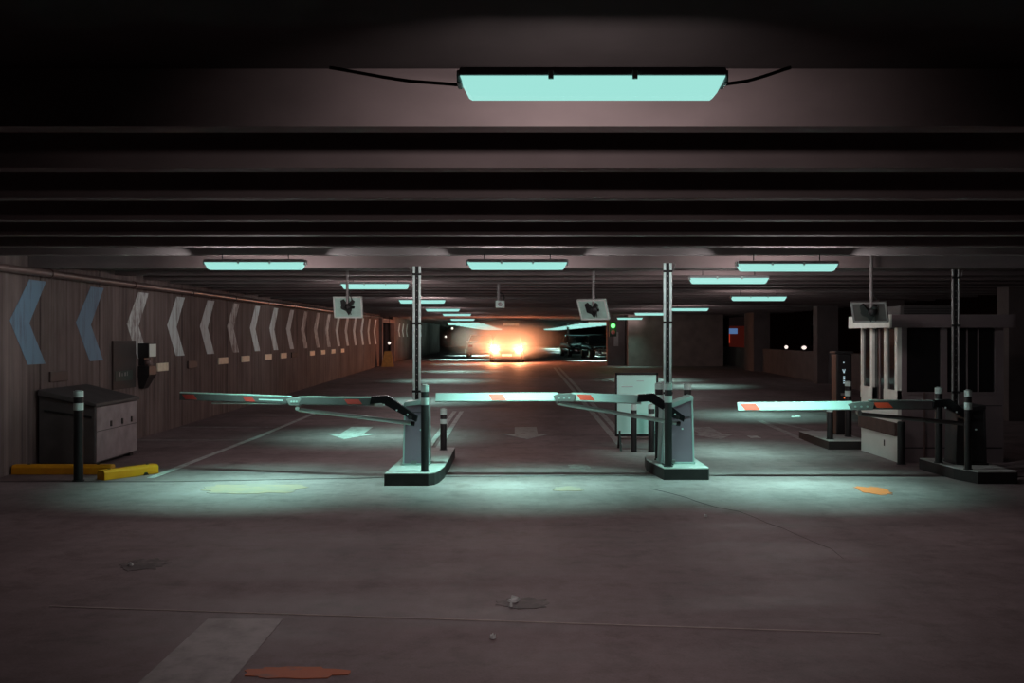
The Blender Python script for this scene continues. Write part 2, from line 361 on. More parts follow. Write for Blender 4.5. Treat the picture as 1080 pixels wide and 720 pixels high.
def chevron(y0, m, zt=2.56, zb=1.41, zm=2.0, parent=None):
    zc = 0.004
    pts = [(y0, zm), (y0 + .52, zt), (y0 + 1.0, zt), (y0 + .52, zm - .03), (y0 + .98, zb), (y0 + .48, zb)]
    return MB().prism(pts, 'x', WX - .002, WX + zc).build('chevron', m, parent)
cm = ['chev_blue', 'chev_blue', 'chev_worn', 'chev_pale', 'chev_pale', 'chev_worn', 'chev_pale', 'chev_pale', 'chev_pale', 'chev_worn', 'chev_worn', 'chev_worn'] + ['chev_pale'] * 6
for k, m in enumerate(cm):
    o = chevron(12.92 + 1.945 * k, m, parent=wall_left)
    if m == 'chev_blue': o['label'] = 'faded blue painted chevron'
for yy in (55.6, 57.5, 59.5, 68.5): chevron(yy, 'chev_pale', 2.5, 1.75, 2.1, parent=wall_left2)

# wall plates under the chevrons
pl = [(14.0, 'plate_dark'), (18.2, 'plate'), (19.9, 'plate_dark'), (21.95, 'plate'), (23.8, 'plate'), (26.0, 'plate'), (27.75, 'plate'), (29.1, 'board_dark'),
      (31.7, 'plate'), (33.5, 'plate'), (35.4, 'plate'), (37.3, 'plate')]
pn = {14.0: 'dark brown plate on the left wall above the grit bin', 18.2: 'small pale plate on the wall right of the black wall box',
      19.9: 'small dark plate on the wall below the fourth chevron', 29.1: 'small black box plate on the wall below the ninth chevron'}
pale = 0
for y0, m in pl:
    L_ = .70 if y0 > 20 else .55; zc = 1.24 if y0 > 20 else 1.22
    b = MB().box(WX, WX + .03, y0, y0 + L_, zc - .075, zc + .075, .008)
    o = b.build('wall_plate', m)
    if y0 in pn: lab = pn[y0]
    else:
        k = int(round((y0 + .3 - 12.92 - .5) / 1.945)); lab = 'small pale tan plate on the left wall below the %s chevron' % ORD[k]
    tag(o, lab, 'wall plate', 'plates along the left wall')

# ================================================================== LAMPS
CYAN = (0.43, 1.0, 0.85)
SOFT = (1.0, 0.86, 0.85)
def ceiling_light(x, y, zb, label, power=60, col=CYAN, mount=None, rz=0.0, back=None, cables=False, spill=1.0, spread=82, sc=1.0, strut=False, front=0.72):
    """weatherproof strip lamp; zb is the bottom of the diffuser"""
    t = thing('ceiling_light', label, 'lamp', (x, y, zb), rz, 'far line lamps' if sc > 1.2 else 'strip lamps under the ceiling'); t.scale = (sc, sc, sc); mount = zb + (mount - zb) / sc if mount else None
    L, hgt = 1.21 / 2, 0.105
    def ring(hx, hy, z): return [(-hx, -hy, z), (hx, -hy, z), (hx, hy, z), (-hx, hy, z)]
    MB().loft([ring(L - .055, .045, 0), ring(L - .04, .058, .012), ring(L - .008, .07, .075), ring(L - .004, .072, .085)]).build('diffuser', 'diffuser', t)
    mb = MB().box(-L, L, -.078, .078, .0855, .125, .012)
    mb.build('housing', 'housing', t)
    for s in (-1, 1):
        MB().box(s * L - .012, s * L + .012, -.06, .06, .055, .115, .006).build('end_cap', 'housing', t)
    for cx in (-.19, .19): MB().box(cx - .012, cx + .012, -.084, -.07, .068, .108, .003).build('clip', 'clip', t)
    if mount:
        for cx in (-.4, .4): MB().cyl((cx, 0, .12), (cx, 0, mount - zb - .002), .007, seg=8).build('hanger', 'black', t)
    if back:
        for cx in (-.4, .4): MB().box(cx - .03, cx + .03, 0.05, back, .09, .115).build('bracket', 'grey_steel', t)
    if strut:
        for cx in (-.35, .35): MB().tube([(cx, .03, .11), (cx, 1.2 / sc, .36 / sc)], .014, 8).build('strut', 'black', t)
    if cables:
        for s, e in ((-1, .62), (1, .34)):
            pts = [(s * (L + i / 10 * e), .06 + .05 * min(1, i / 4), .075 + .095 * (1 - (1 - i / 10) ** 2) - .03 * math.sin(math.pi * i / 10)) for i in range(11)]
            MB().tube(pts, .008).build('cable', 'cable', t)
    if power:
        ld = bpy.data.lights.new('lamp', 'AREA'); ld.shape = 'RECTANGLE'; ld.size = 1.05; ld.size_y = .1; ld.energy = power; ld.color = col; ld.spread = R(spread)
        lo_ = bpy.data.objects.new('lamp', ld); C.objects.link(lo_); lo_.parent = t; lo_.location = (0, 0, -.006)
        if spill:
            for sx in (-1, 1) if not strut else ():
                pd = bpy.data.lights.new('lamp_end', 'AREA'); pd.shape = 'RECTANGLE'; pd.size = .1; pd.size_y = .06; pd.energy = power * .11 * min(spill, 1.6); pd.color = (.9, .95, .95); pd.spread = R(110)
                po = bpy.data.objects.new('lamp_end', pd); C.objects.link(po); po.parent = t; po.location = (sx * (L + .01), 0, .04); po.rotation_euler = (0, R(-80) * sx, 0)
            for cx in (-.45, -.15, .15, .45):
                for sy in (-1, 1):
                    pd = bpy.data.lights.new('lamp_side', 'AREA'); pd.shape = 'RECTANGLE'; pd.size = .28; pd.size_y = .06; pd.energy = power * .08 * spill * (front if sy < 0 else 1); pd.color = SOFT; pd.spread = R(120)
                    po = bpy.data.objects.new('lamp_side', pd); C.objects.link(po); po.parent = t; po.location = (cx, sy * .08, .05)
                    po.rotation_euler = (R(78) * sy, 0, 0)
    return t
P1 = 50
ceiling_light(wx(624, 3.5), 3.5, 2.635, 'large bright lamp high at top centre, hung in front of the nearest beam', 4, (1.0, .76, .77), strut=True, cables=True, spill=9, front=.2, spread=180, sc=.765)
ceiling_light(wx(270.5, 12.1), 12.05, 2.60, 'left lamp of the row of three across the gates', P1, mount=BZ)
ceiling_light(wx(545.5, 12.1), 12.05, 2.60, 'middle lamp of the row of three across the gates, above the car', P1, mount=BZ)
ceiling_light(wx(828.5, 12.1), 12.05, 2.58, 'right lamp of the row of three across the gates, nearest the booth', P1, mount=BZ)
ceiling_light(wx(768.5, 15.3), 15.3, 2.60, 'lamp just right of the middle pole and behind the right lamp of the row', P1 * .5, mount=CZ)
ceiling_light(wx(396, 17.7), 17.7, 2.63, 'lamp behind the left hanging sign panel', P1 * .5, mount=CZ, spill=1.6)
ceiling_light(wx(800, 21.9), 21.9, 2.57, 'small lamp on the right above the dark parapet wall, furthest right of its kind', P1 * .5, mount=CZ)
ceiling_light(wx(445.5, 25.9), 25.9, 2.64, 'small lamp passing behind the left pole', P1 * .55, mount=CZ, spill=1.6)
ceiling_light(wx(727.5, 32.2), 32.2, 2.60, 'small distant lamp just right of the middle pole above the brown wall', P1 * .55, mount=CZ)
ceiling_light(wx(467, 35.2), 35.2, 2.66, 'small distant lamp right of the left pole, third of its line from the camera', P1 * .6, mount=CZ)
ceiling_light(wx(687, 35.8), 35.8, 2.53, 'small distant lamp just left of the middle pole', P1 * .6, mount=CZ)
ceiling_light(wx(482, 42.3), 42.3, 2.64, 'small distant lamp, fourth of the left line from the camera', P1 * .7, mount=CZ)
ceiling_light(wx(664, 47.0), 46.9, 2.56, 'small distant lamp above the traffic light and brown wall corner', P1 * .12, mount=CZ)
ceiling_light(wx(488, 50.0), 50.0, 2.56, 'small distant lamp, fifth of the left line from the camera', P1 * .7, mount=CZ)
# two far lines of lamps end to end along the drive
for side, (xa, ya, xb, yb, pxn) in {'left': (489, 58, 521, 112, 0), 'right': (638, 56, 582, 112, 0)}.items():
    za = 2.42; n = 14
    for k in range(n):
        yy = ya + (yb - ya) * (k / (n - 1))
        px = xa + (xb - xa) * (k / (n - 1)) ** .62
        X = wx(px, yy); 
        ceiling_light(X, yy, za, '%s lamp from the front in the far %s line of lamps along the drive' % (ORD[k], side), 420 if k % 3 == 0 else 0, mount=CZ, spill=0, sc=1.55)

# ================================================================== STREET FURNITURE
def bollard(x, y, ztop, r, label, zb=0.0, bands=((-.0, -.08), (-.15, -.24)), m='black', cap=True):
    t = thing('bollard', label, 'bollard', (x, y, zb), 0, 'black bollards around the gates')
    h = ztop - zb
    MB().cyl((0, 0, 0), (0, 0, h), r, seg=24, rings=[(0, r * 1.25), (.012, r * 1.25), (.014, r), (1 - .012 / h, r), (1, r * .8)]).build('post', m, t, True)
    for a, b_ in bands:
        MB().cyl((0, 0, h + b_), (0, 0, h + a - .004), r + .003, seg=24).build('reflective_band', 'band', t, True)
    if bands and cap: MB().cyl((0, 0, h - .004), (0, 0, h + .004), r * .7).build('cap', 'band', t, True)
    return t
IZ = .15
bollard(wx(82.8, 12.35), 12.35, 1.12, .058, 'tall black bollard in front of the grey grit bin by the yellow kerbs')
bollard(wx(448, 12.12), 12.12, 1.20, .046, 'tall black bollard in front of the left gate cabinet', IZ)
bollard(wx(467.7, 14.4), 14.4, .75, .046, 'short black bollard at the back of the left gate island', IZ, ((0, -.09), (-.15, -.22)))
bollard(wx(704.8, 12.56), 12.56, 1.20, .048, 'tall black bollard in front of the middle gate cabinet and pole', IZ)
bollard(wx(694.8, 13.25), 13.25, 1.17, .05, 'tall black bollard just left of the middle gate cabinet, at the island corner', IZ)
bollard(wx(725, 13.35), 13.35, 1.16, .05, 'tall black bollard behind the middle gate cabinet, only its banded top showing', IZ)
bollard(wx(668.6, 15.43), 15.43, .74, .044, 'left short bollard in front of the white sign board', 0, ((0, -.09), (-.14, -.19)))
bollard(wx(687, 15.43), 15.43, .74, .05, 'right short bollard in front of the white sign board', 0, ((0, -.07), (-.14, -.19)))
bollard(wx(990, 12.95), 12.95, 1.13, .046, 'tall black bollard at the left back of the right gate island', IZ)
bollard(wx(1021, 12.3), 12.3, 1.13, .042, 'tall black bollard in front of the dark right gate cabinet', IZ)
bollard(wx(950.5, 13.95), 13.95, .6, .053, 'short plain black bollard guarding the near corner of the booth', 0, ())
bollard(wx(875.3, 16.0), 16.0, .65, .05, 'short dark bollard with one pale band beyond the booth', .14, ((0, -.07),))
bollard(wx(894.5, 16.4), 16.4, 1.05, .05, 'banded bollard half hidden behind the far corner of the booth', .14)

def island(pts, label, h=IZ):
    t = thing('traffic_island', label, 'traffic island', (pts[0][0], pts[0][1], 0), 0, 'kerbed islands at the gates')
    ox, oy = pts[0]; q = [(x - ox, y - oy) for x, y in pts]
    cx = sum(p[0] for p in q) / len(q); cy = sum(p[1] for p in q) / len(q)
    MB().prism(q, 'z', 0, h - .012).build('kerb_side', 'kerb', t)
    q2 = [(cx + (x - cx) * .985, cy + (y - cy) * .992) for x, y in q]
    MB().prism(q2, 'z', h - .012, h).build('top_slab', 'concrete_top', t)
    return t
def arc(cx, cy, r, a0, a1, n=6): return [(cx + r * math.cos(R(a0 + (a1 - a0) * i / n)), cy + r * math.sin(R(a0 + (a1 - a0) * i / n))) for i in range(n + 1)]
island([(-1.58, 11.95), (-1.05, 11.95)] + [(-.98, 12.03), (-.94, 12.2), (-.905, 12.6), (-.895, 13.4), (-.90, 14.75), (-1.52, 14.75)], 'kerbed island under the left barrier gate')
island([(1.85, 12.42), (2.40, 12.42), (2.42, 12.46), (2.42, 13.75), (1.78, 13.75), (1.745, 13.3), (1.76, 13.1)], 'kerbed island under the middle barrier gate')
island([(5.62, 12.1), (6.08, 12.1), (6.12, 12.14), (6.12, 13.45), (5.45, 13.45), (5.46, 13.2), (5.50, 12.5)], 'kerbed island under the right barrier gate')
island([(4.95, 15.75), (5.6, 15.75), (5.6, 17.4), (4.95, 17.4)], 'low kerbed island beyond the booth carrying the ticket machine', .14)

def strut_pole(x, y, zb, zt, label, m='steel', wire=1):
    t = thing('strut_pole', label, 'pole', (x, y, zb), 0, 'steel poles at the gates')
    h = zt - zb
    for s in (-1, 1): MB().cyl((s * .038, 0, 0), (s * .038, 0, h), .017, seg=12).build('conduit', m, t, True)
    mb = MB().box(-.024, .024, -.004, .03, 0, h); mb.build('channel', 'black', t)
    z = .8; mb = MB()
    while z < h - .1:
        mb.cyl((0, -.008, z), (0, -.003, z), .008, seg=8); z += .085
    mb.build('slot_holes', 'grey_steel', t)
    MB().box(-.07, .07, -.05, .07, 0, .012).build('base_plate', 'black', t)
    for z in (h * .35, h * .7, h - .12): MB().box(-.06, .06, -.02, -.01, z, z + .03).build('clamp', 'black', t)
    MB().tube([(wire * .035, -.005, h - .25), (wire * .045, -.005, h - .15), (wire * .08, 0, h - .08), (wire * .1, .02, h - .005)], .008).build('cable', 'grey_steel', t, True)
    return t
strut_pole(wx(439.6, 13.2), 13.2, IZ, BZ - .07 , 'tall perforated steel pole behind the left gate cabinet up to the girder', wire=-1)
strut_pole(wx(704.2, 12.75), 12.75, IZ, 2.73, 'tall perforated steel pole beside the middle gate cabinet up to the ceiling')
strut_pole(wx(1008, 13.25), 13.25, IZ, 2.68, 'tall dark pole with conduit at the right gate in front of the booth', 'grey_steel')

# --------------------------------------------------------------- barrier gates
def gate(label, cab, Yc, Ya, mcab, mhood, pivot, elbow, inner_end, outer0, tip, rod0, yaw=0.0, red_in=(), red_out=(), text=(), cap=(), minner='boom', mouter='boom', tilt=.07, mred='red', rail=None):
    """all lengths read along the plane of the arm (distance Ya)"""
    k = Ya / F
    t = thing('barrier_gate', label, 'barrier gate', (wx(cab[0] + (cab[1] - cab[0]) / 2, Yc), Yc, IZ), 0, 'folding barrier gates')
    ox, oy, oz = t.location
    X = lambda px: wx(px, Ya) - ox
    Z = lambda py: wz(py, Ya) - oz
    x0, x1 = wx(cab[0], Yc) - ox, wx(cab[1], Yc) - ox
    hL, hR = wz(cab[2], Yc) - oz, wz(cab[3], Yc) - oz
    d = .34
    # cabinet: tapered body, edge strips painted pale as lit corners, sloping hood, plinth
    tp = .018
    def rg(z, a, b_, ins): return [(a + ins, ins * .6, z), (b_ - ins, ins * .6, z), (b_ - ins, d - ins * .6, z), (a + ins, d - ins * .6, z)]
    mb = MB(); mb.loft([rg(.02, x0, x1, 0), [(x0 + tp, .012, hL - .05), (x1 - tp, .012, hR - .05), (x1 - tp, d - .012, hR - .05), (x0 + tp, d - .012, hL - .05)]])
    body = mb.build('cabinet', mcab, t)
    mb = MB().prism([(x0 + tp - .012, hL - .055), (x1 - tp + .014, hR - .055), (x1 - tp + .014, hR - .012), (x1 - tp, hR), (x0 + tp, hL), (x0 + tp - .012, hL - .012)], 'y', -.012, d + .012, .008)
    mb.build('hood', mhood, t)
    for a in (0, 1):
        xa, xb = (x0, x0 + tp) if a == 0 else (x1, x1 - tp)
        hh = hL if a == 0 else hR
        MB().prism([(xa - .010, .02), (xa + .010, .02), (xb + .010, hh - .05), (xb - .010, hh - .05)], 'y', -.004, d + .004, .003).build('edge_highlight', mhood, t)
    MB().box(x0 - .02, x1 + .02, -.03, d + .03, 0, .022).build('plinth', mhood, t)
    MB().box(x0 + .10, x0 + .17, -.035, -.0, .02, .055, .004).build('base_bracket', 'grey_steel', t)
    MB().box(x0 + .05, x1 - .05, -.004, .01, hL - .13, hL - .125).build('door_seam', 'black', t)
    MB().cyl(((x0 + x1) / 2 + .06, -.008, .45), ((x0 + x1) / 2 + .06, .01, .45), .012, seg=12).build('lock', 'steel', t)
    # pivot and black elbow bracket
    ya = Ya - oy
    def bar(pa, pb, ha, hb, y0, y1, bev=.006):
        (xa, za), (xb, zb) = pa, pb
        return MB().prism([(xa, za - ha / 2), (xb, zb - hb / 2), (xb, zb + hb / 2), (xa, za + ha / 2)], 'y', y0, y1, bev)
    px, pz = X(pivot[0]), Z(pivot[1]); ex, ez = X(elbow[0]), Z(elbow[1])
    bent = MB().prism([(px + .03, pz - .05), (px + .045, pz + .02), (ex + .20, ez + .065), (ex, ez + .05), (ex - .02, ez - .045), (ex + .13, ez - .035)], 'y', ya - .05, ya + .05, .008)
    br = bent.build('elbow_bracket', 'black_gloss', t)
    MB().cyl((px - .05, ya - .052, pz + .01), (px - .05, .02, pz + .01), .028, seg=16).build('pivot_shaft', 'black', t, True)
    for a in (.15, .4, .7): MB().cyl((px + (ex - px) * a, ya - .058, pz + (ez - pz) * a + .012), (px + (ex - px) * a, ya - .05, pz + (ez - pz) * a + .012), .012, seg=8).build('bolt', 'steel', br, True)
    def boom(pa, pb, name, m, h, reds, yy):
        (xa, za), (xb, zb) = pa, pb
        r0 = []
        # wedge profile: the face leans back towards the top
        prof = [(-.03, -h / 2), (-.034, -h / 2 + .012), (-.034 + tilt, h / 2 - .01), (-.03 + tilt, h / 2), (.035 + tilt * .6, h / 2), (.035, -h / 2)]
        slope = math.tan(yaw)
        pt = lambda u: (xa + (xb - xa) * u, za + (zb - za) * u)
        rings = [[(pt(u)[0], yy + p[0] - (pt(u)[0] - ex) * slope, pt(u)[1] + p[1]) for p in prof] for u in (0, 1)]
        o = MB().loft(rings).build(name, m, t)
        if name in cap:
            rings = [[(pt(u)[0], yy + p - (pt(u)[0] - ex) * slope, pt(u)[1] + h / 2 + q) for p, q in ((-.03 + tilt, .001), (-.034 + tilt, .014), (.035 + tilt * .6, .014), (.035 + tilt * .6, .001))] for u in (0, 1)]
            MB().loft(rings).build('top_highlight', 'band', o)  # pale strip painting the lamp light along the arm's top
        for (u0, u1, mm, zf) in reds:
            # a slanted reflective stripe lying on the leaning face
            z0, z1 = -h / 2 * zf + .006, h / 2 * zf - .006
            yo = lambda zz: -.034 + tilt * max(0, min(1, (zz + h / 2 - .012) / (h - .022))) - .003
            sl = .05 if mm != 'faint_text' else 0
            q = []
            for (u, zz, sh) in ((u0, z0, sl), (u1, z0, sl), (u1, z1, 0), (u0, z1, 0)):
                xx, zc = pt(u); xx += sh; q.append((xx, yy + yo(zz) - (xx - ex) * slope, zc + zz))
            b = MB(); b.loft([q, [(x, y + .0025, z) for x, y, z in q]])
            b.build('red_stripe' if mm != 'faint_text' else 'faded_lettering', mm, o)
        return o
    E = (X(elbow[0] + 3), Z(elbow[1]) - .0)
    h_in = elbow[2] * k
    I = (X(inner_end[0]), Z(inner_end[1]))
    fr = lambda p, a, b_: (p - a) / (b_ - a)
    boom((X(elbow[0] + 3), Z(elbow[1] + 1.5)), I, 'inner_boom', minner, h_in,
         [(fr(a, elbow[0] + 3, inner_end[0]), fr(b_, elbow[0] + 3, inner_end[0]), mred, .75) for a, b_ in red_in] +
         [(fr(a, elbow[0] + 3, inner_end[0]), fr(b_, elbow[0] + 3, inner_end[0]), 'faint_text', .3) for a, b_ in text if a > inner_end[0]], ya)
    O0 = (X(outer0[0]), Z(outer0[1])); T = (X(tip[0]), Z(tip[1]))
    ob = boom(O0, T, 'outer_boom', mouter, tip[2] * k,
         [(fr(a, outer0[0], tip[0]), fr(b_, outer0[0], tip[0]), mred, .8) for a, b_ in red_out] +
         [(fr(a, outer0[0], tip[0]), fr(b_, outer0[0], tip[0]), 'faint_text', .3) for a, b_ in text if a < outer0[0]], ya)
    sl = math.tan(yaw); yh = ya - ((I[0] + O0[0]) / 2 - ex) * sl
    hg = MB().prism([(O0[0] - .02, O0[1] - .055), (I[0] + .03, I[1] - .06), (I[0] + .05, I[1] + .03), (I[0] - .01, I[1] + .045), (O0[0] + .02, O0[1] + .045), (O0[0] - .06, O0[1] + .02)], 'y', yh - .045, yh + .05, .006)
    hj = hg.build('folding_hinge', 'grey_steel', t)
    for a in (.1, .45, .8): MB().cyl((O0[0] + (I[0] - O0[0]) * a, yh - .052, O0[1] - .01), (O0[0] + (I[0] - O0[0]) * a, yh - .044, O0[1] - .01), .013, seg=8).build('bolt', 'boom', hj, True)
    # parallel lower rod
    xa, za = X(rod0[0]), Z(rod0[1]); xb, zb = px - .02, pz - .075
    ya_r = ya - (xa - ex) * sl
    MB().tube([(xa, ya_r + .05, za), (xb, ya + .05, zb)], .026, 12).build('folding_rod', 'boom' if mcab == 'cabinet' else 'boom_shaded', t, True)
    MB().cyl((xa, ya_r - .03, za + .02), (xa, ya_r + .06, za + .02), .028, seg=12).build('rod_joint', 'grey_steel', t, True)
    MB().tube([(xb + .02, ya + .05, zb - .005), (xb - .03, ya + .05, zb)], .03, 10).build('rod_end', 'black', t, True)
    if rail:
        xa, xb, zz = X(rail[0]), X(rail[1]), Z(rail[2])
        MB().tube([(xa, ya + .03 - (xa - ex) * sl, zz + .012), (xb, ya + .03 - (xb - ex) * sl, zz)], .011, 8).build('hanging_rail', 'band', ob, True)
        for u in (.05, .3, .6, .95):
            xx = xa + (xb - xa) * u
            MB().tube([(xx, ya + .03 - (xx - ex) * sl, zz + .01), (xx, ya + .01 - (xx - ex) * sl, zz + .055)], .006, 6).build('rail_hook', 'grey_steel', ob, True)
    return t
gate('left barrier gate with its arm reaching out over the left lane', (425.5, 452, 424, 421), 12.72, 12.45, 'cabinet', 'hood',
     (437, 440.5), (392, 422, 8.0), (311, 424), (303, 423.6), (173, 421, 7.6), (310, 433.5), yaw=R(13),
     red_in=((378, 362),), red_out=((190, 176), (258, 247)), text=((294, 266),), cap=('inner_boom', 'outer_boom'), minner='boom_shaded', mouter='boom_shaded', tilt=.01, mred='red_dull', rail=(296, 210, 428))
gate('middle barrier gate with its white arm across the centre lane', (698, 731.5, 429, 417), 12.85, 12.62, 'cabinet', 'hood',
     (718, 440.5), (673, 420, 9.2), (603, 418.3), (588, 418.4), (459.5, 419, 9.2), (588, 425),
     red_in=((623, 608),), red_out=((530, 515),), text=((656, 634), (506, 488)), tilt=.05)
gate('right barrier gate with dark cabinet and arm over the right lane', (1009, 1040, 431, 427), 12.75, 12.55, 'cabinet_shaded', 'cabinet_shaded',
     (1022, 441), (984, 426, 8.6), (917, 427), (899, 427.6), (778, 429, 9.0), (906, 436.5),
     red_in=((937, 920),), red_out=((797, 781),), text=((822, 806),), tilt=.045, cap=('inner_boom',), minner='boom_shaded', mred='red')

# --------------------------------------------------------------- grit bin and yellow kerbs
t = thing('grit_bin', 'grey grit bin with a sloping dark lid against the left wall', 'storage bin', (-6.12, 14.35, 0))
gx0, gx1, gy0, gy1 = -.40, .37, -.75, .75
MB().prism([(gx0, .05), (gx1, .05), (gx1, .83), (gx0, .98)], 'y', gy0, gy1, .015).build('body', 'grit_dark', t)
MB().box(gx1 + .001, gx1 + .014, gy0 + .03, gy1 - .03, .07, .48, .004).build('side_panel', 'grit', t)
MB().box(gx1 + .001, gx1 + .014, gy0 + .03, gy1 - .03, .49, .815, .004).build('side_panel', 'grit', t)
MB().prism([(gx0 - .0, .985), (gx1 + .035, .832), (gx1 + .035, .875), (gx0, 1.07)], 'y', gy0 - .035, gy1 + .035, .012).build('lid', 'grit_dark', t)
MB().prism([(gx0 + .08, .76), (gx1 - .04, .67), (gx1 - .04, .70), (gx0 + .08, .79)], 'y', gy0 - .012, gy0 + .01).build('front_groove', 'black', t)
for yy in (-.25, .15, .5): MB().box(gx1 + .012, gx1 + .03, yy - .02, yy + .02, .52, .60, .004).build('latch', 'black', t)
for sx in (gx0 + .08, gx1 - .08):
    for sy in (gy0 + .12, gy1 - .12): MB().box(sx - .05, sx + .05, sy - .06, sy + .06, 0, .055).build('foot', 'rubber', t)

def wheel_stop(x0, y0, x1, y1, label, w=.16, h=.125, notch=True):
    L = math.hypot(x1 - x0, y1 - y0); t = thing('wheel_stop', label, 'kerb', ((x0 + x1) / 2, (y0 + y1) / 2, 0), math.atan2(y1 - y0, x1 - x0), 'yellow kerb blocks')
    prof = [(-w / 2, 0), (-w / 2, h * .75), (-w / 2 + .03, h), (w / 2 - .03, h), (w / 2, h * .75), (w / 2, 0)]
    MB().prism(prof, 'x', -L / 2, L / 2, .01).build('block', 'yellow', t)
    if notch:
        MB().prism([(.16, 0), (.24, 0), (.22, .035), (.18, .035)], 'y', -w / 2 - .004, w / 2 + .004).build('drain_notch', 'black', t)
    for u in (-.35, .35): MB().cyl((u * L, 0, h), (u * L, 0, h + .006), .018, seg=10).build('bolt', 'black', t)
    return t
wheel_stop(-6.54, 12.98, -5.25, 12.98, 'long yellow kerb block by the left wall, behind the bollard', notch=False)
wheel_stop(-5.18, 12.42, -4.74, 13.08, 'short yellow kerb block with a notch, right of the left bollard')

# --------------------------------------------------------------- black wall box, boards
t = thing('wall_box', 'black wall-mounted box with a pale end plate and funnel below', 'wall box', (WX, 17.3, 0))
MB().box(.0, .19, 0, .36, 1.42, 1.67, .01).build('top_housing', 'black', t)
MB().box(.191, .20, .02, .34, 1.435, 1.655, .004).build('end_plate', 'band', t)
MB().box(.0, .10, .04, .32, 1.28, 1.42).build('neck', 'black', t)
MB().ball((.12, .12, 1.33), .055).build('knob', 'pipe', t, True)
MB().ball((.10, .20, 1.34), .05).build('knob', 'grey_steel', t, True)
MB().loft([[(0, .06, .88), (.08, .06, .88), (.08, .28, .88), (0, .28, .88)], [(0, 0, 1.12), (.20, 0, 1.12), (.20, .36, 1.12), (0, .36, 1.12)], [(0, 0, 1.27), (.20, 0, 1.27), (.20, .36, 1.27), (0, .36, 1.27)]]).build('funnel', 'black', t)
t = thing('notice_board', 'dark board on the left wall left of the black wall box', 'board', (WX, 16.2, 0))
MB().box(0, .03, -.02, .95, .92, 1.72, .006).build('panel', 'board_dark', t)
g_ = MB().box(.031, .036, .04, .78, 1.05, 1.22).build('green_plate', 'green_plate', t)
mb = MB()
for i, (w, h) in enumerate(((.05, .07), (.03, .05), (.06, .06), (.03, .07))): mb.box(.0365, .039, .2 + i * .11, .2 + i * .11 + w, 1.13, 1.13 + h)
mb.build('faint_lettering', 'grey_steel', g_)

# pipe along the left wall
t = thing('pipe', 'long brown pipe running along the top of the left wall', 'pipe', (-6.42, 9, 2.655))
MB().cyl((0, -3, 0), (0, 38.8, 0), .052, seg=16).build('tube', 'pipe', t, True)
for i in range(14):
    yy = -2 + i * 3.0
    MB().box(-.15, .012, yy - .025, yy + .025, -.012, .012).build('wall_clamp', 'grey_steel', t)
    MB().cyl((0, yy + .7, 0), (0, yy + .82, 0), .066, seg=16).build('coupling', 'pipe', t, True)
t = thing('pipe', 'thin red bar standing in for red light on the far beams above the car', 'pipe', (0, 44, 2.7))
MB().cyl((-2.6, 0, .22), (1.2, 0, .22), .05, seg=12).build('tube', 'red_lit_bar', t, True)  # bar added in red for the red light on the far beams
for sx in (-2, 0.6): MB().cyl((sx, 0, .2), (sx, 0, .35), .015, seg=8).build('hanger', 'grey_steel', t)

# --------------------------------------------------------------- hanging sign panels seen from behind
def hang_panel(px, py, Y, label, yaw, pitch, w=.50, h=.40, m='panel_back', ztop=CZ):
    x, z = wx(px, Y), wz(py, Y)
    t = thing('hanging_sign', label, 'sign', (x, Y, z), 0, 'hanging sign panels')
    rot = Matrix.Rotation(yaw, 4, 'Z') @ Matrix.Rotation(pitch, 4, 'X')
    def put(mb, name, mm, par=t):
        bmesh.ops.transform(mb.bm, matrix=rot, verts=mb.bm.verts); return mb.build(name, mm, par)
    p = put(MB().box(-w / 2, w / 2, 0, .03, -h / 2, h / 2), 'panel', m)
    rim = MB()
    for a in ((-w / 2, w / 2, -.012, .034, h / 2 - .022, h / 2), (-w / 2, w / 2, -.012, .034, -h / 2, -h / 2 + .022), (-w / 2, -w / 2 + .022, -.012, .034, -h / 2, h / 2), (w / 2 - .022, w / 2, -.012, .034, -h / 2, h / 2)): rim.box(*a)
    put(rim, 'rim', 'panel_rim' if m == 'panel_back' else 'grey_steel')
    q = MB()
    for a in (40, -40): q.box(-.11, .11, -.03, -.005, -.018, .018).rot('Y', 0)
    put(q, 'bracket', 'black')
    q = MB().prism([(-.10, .12), (-.06, .14), (.0, .05), (.08, .13), (.12, .10), (.06, .02), (.06, -.05), (.02, -.12), (-.02, -.05), (-.09, -.02)], 'y', -.06, -.012)
    put(q, 'clamp_spider', 'black')
    MB().cyl((0, -.07, -.02), (0, -.07, ztop - z), .022, seg=12).build('drop_rod', 'grey_steel', t, True)
    MB().ball((0.01, -.07, .0), .055, (1, 1, 1.1)).build('swivel', 'black', t, True)
    MB().tube([(.03, -.07, .25), (.075, -.08, .12), (.05, -.09, -.05), (.06, -.07, -.12)], .008).build('wire', 'cable', t, True)
    return t
hang_panel(367, 324, 16, 'left hanging sign panel seen from behind on a ceiling rod', R(-6), R(12), .47, .35)
hang_panel(625.5, 326.5, 16, 'middle hanging sign panel, tilted, seen from behind on a ceiling rod', R(-30), R(28), .50, .36)
hang_panel(917, 329, 13.3, 'right hanging sign panel, dark and tilted, in front of the booth roof', R(-34), R(28), .46, .30, 'panel_dark')
t = thing('camera_box', 'small white box hung from the ceiling above the headlights', 'camera', (wx(527.5, 19), 19, 2.33))
MB().box(-.085, .085, -.1, .1, 0, .14, .012).build('casing', 'band', t)
MB().cyl((-.03, 0, .13), (-.03, 0, CZ - 2.33), .026, seg=12).build('drop_rod', 'grey_steel', t, True)
MB().tube([(-.03, 0, .30), (.06, 0, .26), (.08, 0, .2), (.06, 0, .12)], .014).build('wire', 'cable', t, True)
MB().cyl((0, -.115, .07), (0, -.098, .07), .04, seg=14).build('lens', 'black_gloss', t, True)
t = thing('height_bar', 'long clearance bar hung far back above the car', 'bar', (wx(539, 60), 60, wz(342, 60)))
